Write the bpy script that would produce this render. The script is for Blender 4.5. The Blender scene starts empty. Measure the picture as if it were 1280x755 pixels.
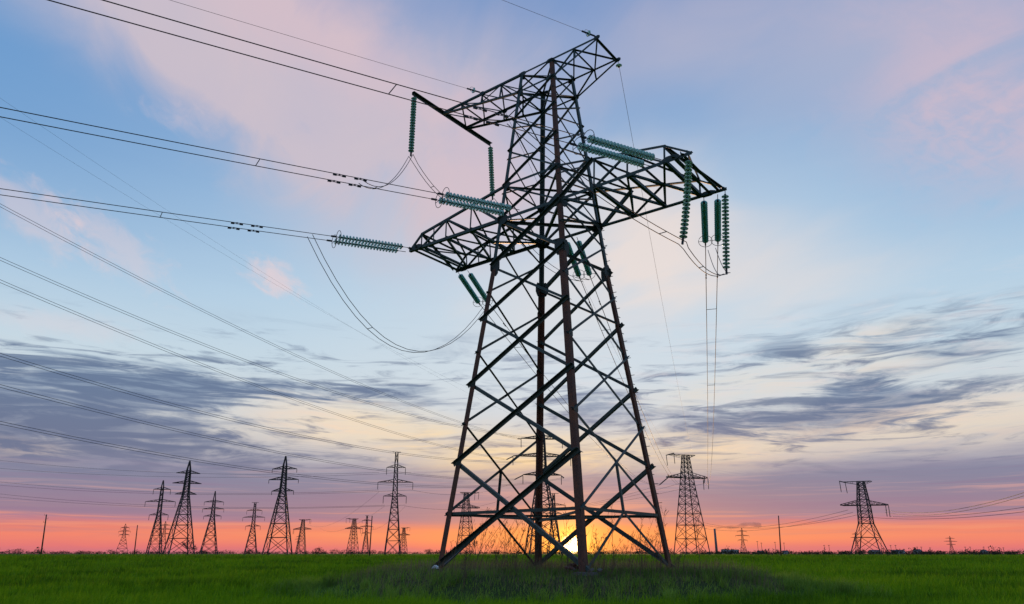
import bpy, bmesh, math, random
import numpy as np
from mathutils import Vector, Matrix

random.seed(7); RNG = np.random.default_rng(11)
sc = bpy.context.scene
col = sc.collection
rad = math.radians

# ------------------------------------------------------------------ camera
CAM = Vector((17.188, -25.588, 0.540)); YAW = -37.353; PITCH = 19.75
cd = bpy.data.cameras.new('camera'); cam = bpy.data.objects.new('camera', cd); col.objects.link(cam)
cam.location = CAM; cam.rotation_euler = (rad(90 + PITCH), 0, rad(-YAW))
cd.sensor_width = 36; cd.lens = 875.93 / 1280 * 36; cd.clip_start = 0.1; cd.clip_end = 20000
sc.camera = cam
sc.view_settings.view_transform = 'Standard'; sc.view_settings.look = 'None'
sc.view_settings.exposure = 0; sc.view_settings.gamma = 1
sc.view_settings.use_curve_mapping = False
sc.cycles.max_bounces = 5; sc.cycles.diffuse_bounces = 2; sc.cycles.glossy_bounces = 2; sc.cycles.transmission_bounces = 5
FW = Vector((math.sin(rad(YAW)), math.cos(rad(YAW)), 0)); RT = Vector((math.cos(rad(YAW)), -math.sin(rad(YAW)), 0))

# ------------------------------------------------------------------ node helpers
def lin(c):
    return tuple((v/255/12.92 if v/255 <= .04045 else ((v/255+.055)/1.055)**2.4) for v in c)

class NT:
    def __init__(s, tree): s.t = tree; s.n = tree.nodes; s.l = tree.links
    def put(s, sock, v):
        if hasattr(v, 'sock'): v = v.sock
        if isinstance(v, bpy.types.NodeSocket): s.l.new(v, sock)
        elif isinstance(v, (tuple, list)):
            sock.default_value = tuple(v) + (1.0,) if len(v) == 3 and sock.type == 'RGBA' else v
        else: sock.default_value = v
    def math(s, op, a, b=0.0, c=None, clamp=False):
        n = s.n.new('ShaderNodeMath'); n.operation = op; n.use_clamp = clamp
        s.put(n.inputs[0], a); s.put(n.inputs[1], b)
        if c is not None: s.put(n.inputs[2], c)
        return E_(s, n.outputs[0])
    def ss(s, x, a, b):
        n = s.n.new('ShaderNodeMapRange'); n.interpolation_type = 'SMOOTHSTEP'
        s.put(n.inputs['Value'], x); s.put(n.inputs['From Min'], a); s.put(n.inputs['From Max'], b)
        return E_(s, n.outputs[0])
    def mix(s, f, a, b):
        n = s.n.new('ShaderNodeMix'); n.data_type = 'RGBA'; n.clamp_factor = True
        s.put(n.inputs[0], f); s.put(n.inputs[6], a); s.put(n.inputs[7], b)
        return n.outputs[2]
    def add(s, a, b, f=1.0):
        n = s.n.new('ShaderNodeMix'); n.data_type = 'RGBA'; n.blend_type = 'ADD'; n.clamp_factor = False
        s.put(n.inputs[0], f); s.put(n.inputs[6], a); s.put(n.inputs[7], b)
        return n.outputs[2]
    def vec(s, x, y, z):
        n = s.n.new('ShaderNodeCombineXYZ')
        for i, v in enumerate((x, y, z)): s.put(n.inputs[i], v)
        return n.outputs[0]
    def noise(s, v, scale, detail=4, rough=.55, dist=0.0):
        n = s.n.new('ShaderNodeTexNoise')
        s.put(n.inputs['Vector'], v); n.inputs['Scale'].default_value = scale; n.inputs['Detail'].default_value = detail
        n.inputs['Roughness'].default_value = rough; n.inputs['Distortion'].default_value = dist
        return E_(s, n.outputs['Fac'])
    def ramp(s, x, stops):
        n = s.n.new('ShaderNodeValToRGB'); cr = n.color_ramp
        while len(cr.elements) < len(stops): cr.elements.new(.5)
        for e, (p, c) in zip(cr.elements, stops): e.position = p; e.color = tuple(c) + (1,)
        s.put(n.inputs[0], x)
        return n.outputs[0]
class E_:
    def __init__(s, t, sock): s.t = t; s.sock = sock
    def __add__(s, o): return s.t.math('ADD', s, o)
    __radd__ = __add__
    def __sub__(s, o): return s.t.math('SUBTRACT', s, o)
    def __rsub__(s, o): return s.t.math('SUBTRACT', o, s)
    def __mul__(s, o): return s.t.math('MULTIPLY', s, o)
    __rmul__ = __mul__
    def __truediv__(s, o): return s.t.math('DIVIDE', s, o)

# ------------------------------------------------------------------ sky (world)
SUN_D = Vector((-0.5415, 0.8406, 0.0107)).normalized()
def build_world():
    w = bpy.data.worlds.new('World'); sc.world = w; w.use_nodes = True
    w.cycles.sampling_method = 'MANUAL'; w.cycles.sample_map_resolution = 512
    T = NT(w.node_tree); T.n.clear()
    out = T.n.new('ShaderNodeOutputWorld'); bg = T.n.new('ShaderNodeBackground'); T.l.new(bg.outputs[0], out.inputs[0])
    tc = T.n.new('ShaderNodeTexCoord'); sep = T.n.new('ShaderNodeSeparateXYZ'); T.l.new(tc.outputs['Generated'], sep.inputs[0])
    X, Y, Z = (E_(T, sep.outputs[i]) for i in range(3))
    right = X*RT.x + Y*RT.y; fwd = X*FW.x + Y*FW.y
    az = T.math('ARCTAN2', right, fwd)*57.2958
    el = T.math('ARCSINE', T.math('MINIMUM', T.math('MAXIMUM', Z, -1.0), 1.0))*57.2958
    ela = T.math('ABSOLUTE', el)
    # plan coordinates of a high cloud sheet
    zz = T.math('MAXIMUM', Z, 0.0) + 0.12
    pl = T.vec(right/zz, fwd/zz, 0.0)
    n_big = T.noise(pl, 1.1, 5, .52, .6)
    n_fib = T.noise(T.vec(right/zz*1.0 + fwd/zz*.55, fwd/zz*.45 - right/zz*.25, 3.3), 3.6, 6, .55, .9)
    # streaky low sheets in azimuth / elevation
    wob = T.noise(T.vec(az*.05, el*.16, 7.0), 1.0, 3, .5)
    n_str = T.noise(T.vec(az*.070, el*.40 + wob*1.6, 1.7), 1.0, 7, .62, .8)
    n_str2 = T.noise(T.vec(az*.11 + 9.0, el*1.05 + wob*2.2, 5.1), 1.0, 5, .58, .3)
    n_fine = T.noise(T.vec(az*.30, el*1.5, 2.2), 1.0, 5, .6, .4)
    n_fil = T.noise(T.vec(az*.15 + 3.0, el*1.30 + wob*3.0, 8.4), 1.0, 7, .62, .9)
    n_pf = T.noise(T.vec(az*.55, el*.85 + az*.25, 4.0), 1.0, 5, .6, .6)
    elj = T.math('MAXIMUM', el + (n_str2 - .5)*1.3, 0.0)
    # clear sky
    s = lambda d: d/60
    stops = [(0, (200,116,130)), (.5, (226,118,118)), (1.2, (238,126,112)), (1.8, (222,122,118)), (2.4, (178,124,144)), (3.4, (144,130,160)), (5.0, (138,138,166)),
             (7.0, (182,180,188)), (8.8, (208,206,204)), (11, (204,212,218)), (14, (196,214,226)), (19, (182,208,228)),
             (26, (162,192,221)), (33, (140,171,210)), (42, (126,154,200)), (58, (104,136,184))]
    sky = T.ramp(elj/60.0, [(s(d), lin(c)) for d, c in stops])
    # deeper blue away from the sun
    away = T.ss(T.math('ABSOLUTE', az - 6.0), 14.0, 52.0)
    hi = T.ss(el, 13.0, 30.0)
    sky = T.mix(away*hi*.75, sky, lin((96,149,203)))
    # paler toward the sun's side
    pale = (1.0 - T.ss(T.math('ABSOLUTE', az - 6.0), 4.0, 30.0))*T.ss(el, 8.0, 14.0)*(1.0 - T.ss(el, 22.0, 36.0))
    sky = T.mix(pale*.45, sky, lin((216,222,228)))
    def blob(a0, e0, ra, re, rot=0.0, jit=.9, fine=0.0):
        ca, sa = math.cos(rad(rot)), math.sin(rad(rot))
        x = (az - a0)*math.cos(rad(e0)); y = el - e0
        u = (x*ca + y*sa)/ra; v = (y*ca - x*sa)/re
        r2 = u*u + v*v
        r = T.math('SQRT', r2) + (n_fib - .5)*jit + (n_big - .5)*jit*.8
        if fine: r = r + (n_pf - .5)*fine
        return 1.0 - T.ss(r, .0, 1.35)
    def addc(lst):
        t = None
        for wgt, b in lst:
            t = b*wgt if t is None else t + b*wgt
        return T.math('MINIMUM', t, 1.0)
    # high pink-mauve veil
    pink = addc([(.95, blob(-24, 35.0, 15, 6.0, -24)), (.95, blob(-8, 34.5, 13, 9.0, -18)), (.55, blob(-13, 25.5, 9, 5, -20)),
                 (.42, blob(33, 37, 17, 8, -25, .8)), (.30, blob(13, 39, 10, 4.0, 15)), (.85, blob(-33, 40, 15, 8, -24)), (.5, blob(-1, 27, 7, 6))])
    veil = T.mix(n_fib*.8, lin((214,195,199)), lin((190,184,204)))
    sky = T.mix(pink*.90, sky, veil)
    rosy = addc([(.85, blob(40.0, 30.0, 13.0, 8.0, -35, .9, .5)*T.ss(n_fib, .30, .66)), (.45, blob(36.5, 28.5, 6.5, 5.0, -38, .9, .9)*T.ss(n_pf, .32, .70)), (.55, blob(-18, 39, 12, 4, -20, 1.2, .6)), (.45, blob(-3.5, 31, 6.0, 6.5, 0, 1.2, .6))])
    sky = T.mix(rosy*.75, sky, lin((222,190,198)))
    # bright peach glow where thin cloud is lit from beneath, beside the pylon
    peach = addc([(.85, blob(11.0, 26.0, 6.5, 7.0, 30)), (.45, blob(18.5, 22.0, 10, 4, -8)), (.45, blob(4, 20.0, 9, 5)), (.30, blob(24, 19.5, 10, 3.0))])
    sky = T.mix(peach*.75, sky, lin((240,222,212)))
    puff = addc([(.9, blob(-20.2, 20.6, 2.2, 1.2, -30, 1.0, 2.6)), (.45, blob(-31.4, 20.8, 4.0, 1.5, -30, 1.2, 2.6)), (.5, blob(-37.6, 22.0, 4.0, 1.5, -30, 1.2, 2.4)),
                 (.30, blob(-34, 15.0, 5.0, 1.0, 0, 1.0, 1.6)), (.35, blob(-29.0, 31.0, 3.0, 1.2, 0, 1.0, 2.4))])
    sky = T.mix(puff*.70, sky, lin((238,208,206)))
    # cream light low under the cloud sheet
    near0 = 1.0 - T.ss(T.math('ABSOLUTE', az - 3.0), 6.0, 20.0)
    cream = addc([(.85, blob(-13, 9.6, 9.0, 2.3, -5, .7)), (.9, blob(0, 7.3, 9.0, 2.4, 0, .6)), (.75, blob(16, 7.4, 10, 1.8, 0, .6)), (.55, blob(31, 8.8, 11, 2.4, 0, .7)),
                  (.45, blob(24, 12.5, 12, 1.6, 3, .9)), (.35, blob(-35, 6.0, 4, 1.2, 0, .8)), (.45, blob(28, 15.0, 6, 1.2, 8, .9))])
    sky = T.mix(cream*T.ss(n_str2*.5 + n_fil*.5, .36, .60)*.95, sky, T.mix(near0, lin((246,222,190)), lin((252,224,170))))
    # slate streaks
    band = T.ss(el, 3.2, 5.5)*(1.0 - T.ss(el, 13.0, 18.5))
    zone = addc([(.95, blob(-31, 10.2, 13, 3.6, 2, .5)), (.45, blob(-12, 12.4, 12, 1.7, -3, .6)), (.70, blob(25, 9.9, 13, 2.3, 2, .55)), (.55, blob(22, 14.8, 3.0, .9, 4, .7)),
                 (.30, blob(8, 12.0, 10, 2.2, 0, .7)), (.75, blob(-32, 6.8, 14, 2.4, 0, .6)), (.25, blob(30, 15.5, 12, 3.0, 0, .8))])
    dens = T.ss(n_str*.72 + n_fil*.28 + zone*.32 - .08, .43, .62)*band
    slate = T.mix(T.ss(el, 5.5, 13.0), lin((116,122,150)), lin((122,144,172)))
    sky = T.mix(dens*.88, sky, slate)
    dens2 = T.ss(n_fil + zone*.20, .52, .72)*band
    sky = T.mix(dens2*.80, sky, T.mix(T.ss(el, 6.0, 12.0), lin((100,110,142)), lin((90,110,144))))
    lit = cream*T.ss(n_fil, .57, .40)*T.ss(n_str2, .66, .46)
    sky = T.mix(lit*.92, sky, T.mix(near0, lin((244,216,190)), lin((254,222,168))))
    wisp = T.ss(n_fine, .48, .75)*T.ss(el, 8.0, 11.0)*(1.0 - T.ss(el, 15.0, 21.0))*T.ss(az, -8.0, 14.0)
    sky = T.mix(wisp*.40, sky, lin((222,216,220)))
    # mauve sheet above the horizon
    mau = T.ss(el + (n_str - .5)*1.6, 2.0, 2.9)*(1.0 - T.ss(el + (n_str2 - .5)*3.0, 4.6, 7.2))
    near = 1.0 - T.ss(T.math('ABSOLUTE', az - 4.5), 2.0, 15.0)
    sky = T.mix(mau*(.90 - near*.40), sky, T.mix(T.ss(el, 2.6, 5.5), lin((152,126,148)), lin((126,128,156))))
    # thin salmon and gold filaments inside the mauve sheet
    n_low = T.noise(T.vec(az*.060 + 21.0, el*2.1 + wob*2.0, 6.6), 1.0, 6, .6, .4)
    low = T.ss(el, .8, 1.8)*(1.0 - T.ss(el, 4.2, 7.0))
    sky = T.mix(T.ss(n_low, .50, .68)*low*.55, sky, T.mix(T.ss(el, 2.0, 5.0), lin((238,148,124)), lin((208,164,164))))
    sky = T.mix(T.ss(n_low, .50, .34)*low*.40, sky, lin((140,116,148)))
    # sun and its glow on the horizon haze
    dt = X*SUN_D.x + Y*SUN_D.y + Z*SUN_D.z
    ang = T.math('ARCCOSINE', T.math('MINIMUM', dt, 1.0))*57.2958
    da = (az - 4.56)/3.2; de = (el - .6)
    aniso = T.math('SQRT', da*da + de*de)
    g1 = T.math('EXPONENT', aniso*-.50)
    sky = T.mix(g1*1.0, sky, lin((255,164,50)))
    band2 = T.ss(el, .3, 1.1)*(1.0 - T.ss(el, 1.4, 2.5))*T.math('EXPONENT', T.math('ABSOLUTE', az - 5.0)*-.045)
    sky = T.mix(band2*.72, sky, lin((255,164,92)))
    g2 = T.math('EXPONENT', ang*-.95)
    sky = T.add(sky, (1.0, .48, .05), g2*3.0)
    disc = 1.0 - T.ss(ang, .50, .85)
    sky = T.add(sky, (6.0, 4.4, 1.9), disc)
    # a physical twilight sky lies under the painted-in cloud light
    nis = T.n.new('ShaderNodeTexSky'); nis.sky_type = 'NISHITA'; nis.sun_disc = False
    nis.sun_elevation = math.asin(SUN_D.z); nis.sun_rotation = math.atan2(SUN_D.x, SUN_D.y)
    sky = T.add(sky, nis.outputs[0], .012)
    T.l.new(sky, bg.inputs[0]); bg.inputs[1].default_value = 1.0
build_world()

sl = bpy.data.lights.new('sun', 'SUN'); so = bpy.data.objects.new('sun', sl); col.objects.link(so)
sl.energy = 2.0; sl.angle = rad(.6); sl.color = (1.0, .56, .26)
so.rotation_euler = (-SUN_D).to_track_quat('-Z', 'Y').to_euler()

# ------------------------------------------------------------------ materials
def mat(name, build):
    m = bpy.data.materials.new(name); m.use_nodes = True
    T = NT(m.node_tree); b = T.n['Principled BSDF']; build(T, b); return m
def coords(T, kind='Object'):
    return T.n.new('ShaderNodeTexCoord').outputs[kind]
def wpos(T): return T.n.new('ShaderNodeNewGeometry').outputs['Position']
def steel(c1, c2, rust, amt, rough=.55, metal=.25):
    def f(T, b):
        p = wpos(T)
        n1 = T.noise(p, 1.6, 5, .6); n2 = T.noise(p, 11.0, 4, .6)
        c = T.mix(T.ss(n2, .3, .7), c1, c2)
        c = T.mix(T.ss(n1 + (n2-.5)*.5, .62 - amt, .86 - amt), c, rust)
        T.put(b.inputs['Base Color'], c); b.inputs['Metallic'].default_value = metal; b.inputs['Specular IOR Level'].default_value = .3
        T.put(b.inputs['Roughness'], n2*.3 + (rough-.15))
        bp = T.n.new('ShaderNodeBump'); bp.inputs['Strength'].default_value = .12; bp.inputs['Distance'].default_value = .01
        T.put(bp.inputs['Height'], n2); T.l.new(bp.outputs[0], b.inputs['Normal'])
    return f
M = {}
M['leg'] = mat('rusty leg steel', steel((.060,.027,.021), (.105,.048,.036), (.135,.050,.028), .18, .75, .0))
M['brace'] = mat('weathered galvanised steel', steel((.022,.042,.044), (.052,.080,.078), (.075,.045,.034), .02, .55, .15))
M['plate'] = mat('gusset steel', steel((.022,.036,.038), (.042,.054,.055), (.050,.032,.026), .06, .6, .15))
M['hardware'] = mat('dark fittings', steel((.020,.022,.026), (.035,.036,.040), (.05,.03,.022), .0, .5, .4))
M['far'] = mat('distant pylon steel', steel((.030,.030,.034), (.050,.048,.050), (.06,.036,.030), .05, .7, .1))
def _wire(T, b):
    b.inputs['Base Color'].default_value = (.035,.036,.04,1); b.inputs['Metallic'].default_value = .3; b.inputs['Roughness'].default_value = .55
M['wire'] = mat('weathered aluminium conductor', _wire)
def _glass(T, b):
    n = T.noise(wpos(T), 5.0, 2)
    T.put(b.inputs['Base Color'], T.mix(n, (.42,.82,.70), (.66,.93,.85)))
    b.inputs['Roughness'].default_value = .06; b.inputs['Transmission Weight'].default_value = .45; b.inputs['IOR'].default_value = 1.5
M['glass'] = mat('green insulator glass', _glass)
def _glassd(T, b):
    b.inputs['Base Color'].default_value = (.20,.62,.50,1)
    b.inputs['Roughness'].default_value = .08; b.inputs['Transmission Weight'].default_value = .45; b.inputs['IOR'].default_value = 1.5
M['glassd'] = mat('deep green insulator glass', _glassd)
def _wood(T, b):
    p = coords(T); n = T.noise(p, 6.0, 4)
    T.put(b.inputs['Base Color'], T.mix(n, (.045,.034,.028), (.10,.08,.066))); b.inputs['Roughness'].default_value = .9
M['wood'] = mat('grey pole wood', _wood)
def swath(T, p, k=1.0):
    """noise patches stretched long across the field"""
    sp = T.n.new('ShaderNodeSeparateXYZ'); T.l.new(p, sp.inputs[0]); px, py = E_(T, sp.outputs[0]), E_(T, sp.outputs[1])
    return T.noise(T.vec((px*RT.x + py*RT.y)*.055*k, (px*FW.x + py*FW.y)*.17*k, 0.0), 1.0, 5, .62, .6)
def _ground(T, b):
    p = wpos(T)
    n1 = T.noise(p, .11, 5, .6); n2 = T.noise(p, 1.3, 5, .65); n3 = T.noise(p, 7.0, 3, .6)
    c = T.mix(T.ss(n1, .35, .65), (.040,.125,.004), (.066,.165,.006))
    c = T.mix(T.ss(n2, .52, .75)*.6, c, (.018,.060,.003))
    c = T.mix(T.ss(swath(T, p), .53, .66)*.7, c, (.020,.066,.003))
    sp = T.n.new('ShaderNodeSeparateXYZ'); T.l.new(p, sp.inputs[0])
    px, py = E_(T, sp.outputs[0]), E_(T, sp.outputs[1])
    rr = T.math('SQRT', px*px + py*py) + (n2 - .5)*4.0
    c = T.mix(1.0 - T.ss(rr, 7.5, 11.0), c, T.mix(n3, (.034,.060,.012), (.060,.066,.026)))
    T.put(b.inputs['Base Color'], c); b.inputs['Roughness'].default_value = 1.0; b.inputs['Specular IOR Level'].default_value = 0.05
    bp = T.n.new('ShaderNodeBump'); bp.inputs['Strength'].default_value = .8; bp.inputs['Distance'].default_value = .15
    T.put(bp.inputs['Height'], n2*.5 + n3*.5); T.l.new(bp.outputs[0], b.inputs['Normal'])
M['ground'] = mat('crop field soil and green', _ground)
def blade(c1, c2, c3):
    def f(T, b):
        a = T.n.new('ShaderNodeAttribute'); a.attribute_name = 'tint'
        n = T.noise(wpos(T), .13, 4, .6); n2 = T.noise(wpos(T), .9, 3, .6)
        c = T.mix(E_(T, a.outputs['Fac']), c1, c2)
        sw = swath(T, wpos(T))
        c = T.mix(T.ss(n*.45 + n2*.25 + sw*.30, .46, .60), c, c3)
        c = T.mix(T.ss(sw, .53, .66)*.75, c, c3)
        T.put(b.inputs['Base Color'], c); b.inputs['Roughness'].default_value = .75; b.inputs['Specular IOR Level'].default_value = .15
        tr = T.n.new('ShaderNodeBsdfTranslucent'); T.put(tr.inputs[0], c)
        mx = T.n.new('ShaderNodeMixShader'); mx.inputs[0].default_value = .3
        T.l.new(b.outputs[0], mx.inputs[1]); T.l.new(tr.outputs[0], mx.inputs[2])
        T.l.new(mx.outputs[0], T.n['Material Output'].inputs[0])
    return f
M['crop'] = mat('young wheat green', blade((.115,.265,.003), (.250,.410,.006), (.046,.128,.002)))
M['rough'] = mat('rough mound grass', blade((.150,.290,.024), (.280,.390,.066), (.085,.165,.020)))
M['dry'] = mat('dry stalks', blade((.15,.12,.075), (.26,.21,.13), (.10,.075,.05)))
M['bush'] = mat('far scrub', blade((.020,.024,.016), (.034,.038,.026), (.018,.020,.016)))
def flat(c, r=.8):
    def f(T, b):
        n = T.noise(wpos(T), 2.5, 4, .6)
        T.put(b.inputs['Base Color'], T.mix(n, tuple(v*.75 for v in c), tuple(min(1, v*1.2) for v in c))); b.inputs['Roughness'].default_value = r
    return f
M['concrete'] = mat('footing concrete', flat((.10,.085,.075)))
M['brickred'] = mat('broken brick', flat((.10,.038,.028)))
M['plastic'] = mat('white plastic bag', flat((.72,.76,.76), .4))
M['far_wall'] = mat('distant wall', flat((.30,.31,.36)))
M['chim'] = mat('hazed chimney concrete', flat((.15,.14,.17)))  # distance haze put into the colour as a paler bluish tint
M['far_dark'] = mat('distant dark wall', flat((.06,.065,.085)))

# ------------------------------------------------------------------ mesh helpers
def tag(o, label=None, cat=None, group=None, kind=None):
    for k, v in (('label', label), ('category', cat), ('group', group), ('kind', kind)):
        if v: o[k] = v
    return o
def empty(name, loc=(0,0,0), **kw):
    o = bpy.data.objects.new(name, None); col.objects.link(o); o.location = loc; o.empty_display_size = .2
    return tag(o, **kw)
def link(name, me, parent=None, loc=None):
    o = bpy.data.objects.new(name, me); col.objects.link(o)
    if parent is not None: o.parent = parent
    if loc is not None: o.location = loc
    return o
class MB:
    def __init__(s): s.v = []; s.f = []
    def add(s, v, f):
        k = len(s.v); s.v += [tuple(p) for p in v]; s.f += [tuple(i+k for i in q) for q in f]; return s
    def prism(s, ring0, ring1):
        n = len(ring0)
        f = [(i, (i+1) % n, n+(i+1) % n, n+i) for i in range(n)] + [tuple(range(n-1, -1, -1)), tuple(range(n, 2*n))]
        return s.add(list(ring0)+list(ring1), f)
    def bar(s, p, q, w, w2=None, n=4):
        p, q = Vector(p), Vector(q); a = (q-p)
        if a.length < 1e-5: return s
        a.normalize(); t = Vector((0,0,1)) if abs(a.z) < .9 else Vector((1,0,0))
        x = a.cross(t).normalized(); y = a.cross(x)
        w2 = w if w2 is None else w2
        r = lambda c, ww: [c + (x*math.cos(2*math.pi*(i+.5)/n) + y*math.sin(2*math.pi*(i+.5)/n))*ww*.5*(1.41421 if n == 4 else 1.1) for i in range(n)]
        return s.prism(r(p, w), r(q, w2))
    def tube(s, pts, rr, n=6, closed=False):
        pts = [Vector(p) for p in pts]; k = len(pts); rings = []
        for i, p in enumerate(pts):
            a = (pts[(i+1) % k]-pts[i-1]) if closed else (pts[min(i+1, k-1)]-pts[max(i-1, 0)])
            a.normalize(); t = Vector((0,0,1)) if abs(a.z) < .95 else Vector((1,0,0))
            x = a.cross(t).normalized(); y = a.cross(x)
            rad_ = rr if not callable(rr) else rr(i/(k-1))
            rings.append([p + (x*math.cos(2*math.pi*j/n) + y*math.sin(2*math.pi*j/n))*rad_ for j in range(n)])
        v = [q for r_ in rings for q in r_]; f = []
        for i in range(k if closed else k-1):
            i2 = (i+1) % k
            for j in range(n): f.append((i*n+j, i*n+(j+1) % n, i2*n+(j+1) % n, i2*n+j))
        if not closed: f += [tuple(range(n-1, -1, -1)), tuple((k-1)*n+j for j in range(n))]
        return s.add(v, f)
    def box(s, c, sx, sy, sz):
        x, y, z = c
        v = [(x+dx*sx/2, y+dy*sy/2, z+dz*sz/2) for dz in (-1,1) for dy in (-1,1) for dx in (-1,1)]
        return s.add(v, [(0,2,3,1),(4,5,7,6),(0,1,5,4),(2,6,7,3),(0,4,6,2),(1,3,7,5)])
    def mesh(s, name, m, smooth=False):
        me = bpy.data.meshes.new(name); me.from_pydata(s.v, [], s.f); me.materials.append(m)
        if smooth: me.polygons.foreach_set('use_smooth', [True]*len(me.polygons))
        me.update(); return me
    def obj(s, name, m, parent=None, smooth=False, loc=None):
        return link(name, s.mesh(name, m, smooth), parent, loc)

# ------------------------------------------------------------------ ground
def sstep(a, b, x):
    t = np.clip((x-a)/(b-a), 0, 1); return t*t*(3-2*t)
_ph = RNG.uniform(0, 6.28, 24); _dr = RNG.uniform(0, 6.28, 24)
def wav(x, y, k, a, b):
    t = 0
    for i in range(a, b):
        t = t + np.sin((x*math.cos(_dr[i]) + y*math.sin(_dr[i]))*k*(1+.23*(i-a)) + _ph[i])
    return t/(b-a)
def gz(x, y):
    x = np.asarray(x, float); y = np.asarray(y, float)
    dc = np.hypot(x-CAM.x, y-CAM.y)
    base = -0.90 + .84*sstep(45, 210, dc)
    base = base + .09*wav(x, y, .33, 0, 6)*sstep(400, 60, dc) + .05*wav(x, y, .9, 6, 12)*sstep(160, 40, dc)
    # tower mound: longer to the camera's right and left
    lat = x*RT.x + y*RT.y; dep = x*FW.x + y*FW.y
    r = np.sqrt((lat/np.where(lat > 0, 1.28, 1.22))**2 + (dep/1.0)**2)
    m = sstep(9.8, 4.6, r + .7*wav(x, y, .55, 12, 18))
    top = -0.12 + .06*wav(x, y, 1.3, 18, 24)
    return base*(1-m) + top*m
def mound(x, y):
    lat = x*RT.x + y*RT.y; dep = x*FW.x + y*FW.y
    r = np.sqrt((lat/np.where(lat > 0, 1.28, 1.22))**2 + dep**2)
    return sstep(11.0, 7.5, r + .9*wav(x, y, .55, 12, 18))
def gzf(x, y): return float(gz(x, y))

def build_ground():
    a = np.linspace(0, 60, 76); step = a[1]-a[0]; b = []; x = 60.0
    while x < 9000: step *= 1.13; x += step; b.append(x)
    h = np.concatenate([a, b]); ax = np.concatenate([-h[:0:-1], h])
    X, Y = np.meshgrid(ax, ax, indexing='ij'); Z = gz(X, Y); n = len(ax)
    V = np.stack([X, Y, Z], -1).reshape(-1, 3)
    I = np.arange(n*n).reshape(n, n)
    F = np.stack([I[:-1,:-1], I[1:,:-1], I[1:,1:], I[:-1,1:]], -1).reshape(-1, 4)
    me = bpy.data.meshes.new('field'); me.vertices.add(len(V)); me.vertices.foreach_set('co', V.ravel())
    me.loops.add(F.size); me.loops.foreach_set('vertex_index', F.ravel())
    me.polygons.add(len(F)); me.polygons.foreach_set('loop_start', np.arange(0, F.size, 4)); me.polygons.foreach_set('loop_total', np.full(len(F), 4))
    me.polygons.foreach_set('use_smooth', np.ones(len(F), bool)); me.update(); me.validate()
    me.materials.append(M['ground'])
    tag(link('ground', me), 'flat green crop field with low mound under the large pylon', None, None, 'structure')
build_ground()

# ------------------------------------------------------------------ main pylon
Z_DIA, Z_C, Z_F2, Z_B, Z_F1, Z_A, Z_E1, Z_T, Z_E0, Z_LB, Z_LT, Z_UB, Z_TOP = 2.085, 4.131, 5.812, 7.530, 9.034, 10.593, 11.923, 13.2, 14.5, 15.645, 17.528, 23.079, 24.2
def hw(z):
    return 3.476 + (1.995-3.476)*z/13.2 if z < 13.2 else 1.995 + (1.012-1.995)*(z-13.2)/11.0
SG = dict(A=(-1,-1), B=(1,-1), C=(1,1), D=(-1,1))
def cr(k, z): h = hw(z); return Vector((SG[k][0]*h, SG[k][1]*h, z))
FACE = dict(AB=Vector((0,-1,0)), DC=Vector((0,1,0)), AD=Vector((-1,0,0)), BC=Vector((1,0,0)))
pylon = empty('lattice_pylon', (0,0,0), label='huge nearest lattice pylon towering over the field on its grassy mound', cat='pylon')

def angle_mesh(p, q, e1, e2, s, t):
    """L section with its corner line on p-q and flanges along e1 and e2"""
    a = (q-p).normalized()
    e1 = (e1 - a*e1.dot(a)).normalized(); e2 = (e2 - a*e2.dot(a)); e2 = (e2 - e1*e2.dot(e1)).normalized()
    prof = [(0,0), (s,0), (s,t), (t,t), (t,s), (0,s)]
    r = lambda c: [c + e1*x + e2*y for x, y in prof]
    mb = MB(); mb.prism(r(p), r(q)); return mb
def member(name, p, q, n, s=.10, t=.012, off=0.0, flip=1, ext=0.0, m='brace', parent=pylon):
    """brace lying in a face with outward normal n; flip=1 puts the second flange outward, -1 inward"""
    p, q = Vector(p), Vector(q); a = (q-p).normalized()
    w = a.cross(n).normalized(); p = p - a*ext + n*off - w*s*.5; q = q + a*ext + n*off - w*s*.5
    return angle_mesh(p, q, w, n*flip, s, t).obj(name, M[m], parent)
# legs, two pieces each with a splice
for k in 'ABCD':
    e1 = Vector((-SG[k][0],0,0)); e2 = Vector((0,-SG[k][1],0))
    foot = cr(k, -.10)
    lo = angle_mesh(foot, cr(k, Z_T), e1, e2, .25, .030).obj('leg', M['leg'], pylon)
    angle_mesh(cr(k, Z_T+.02), cr(k, Z_TOP+.05), e1, e2, .19, .024).obj('upper_leg', M['leg'] if k in 'B' else M['brace'], pylon)
def face_pts(face, z): return cr(face[0], z), cr(face[1], z)
def xpanel(face, z0, z1, s, name='brace', ext=.14, t=.014):
    n = FACE[face]; a0, b0 = face_pts(face, z0); a1, b1 = face_pts(face, z1)
    member(name, a0, b1, n, s, t, .012, 1, ext); member(name, a1, b0, n, s*.92, t, -.045, -1, ext)
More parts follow.
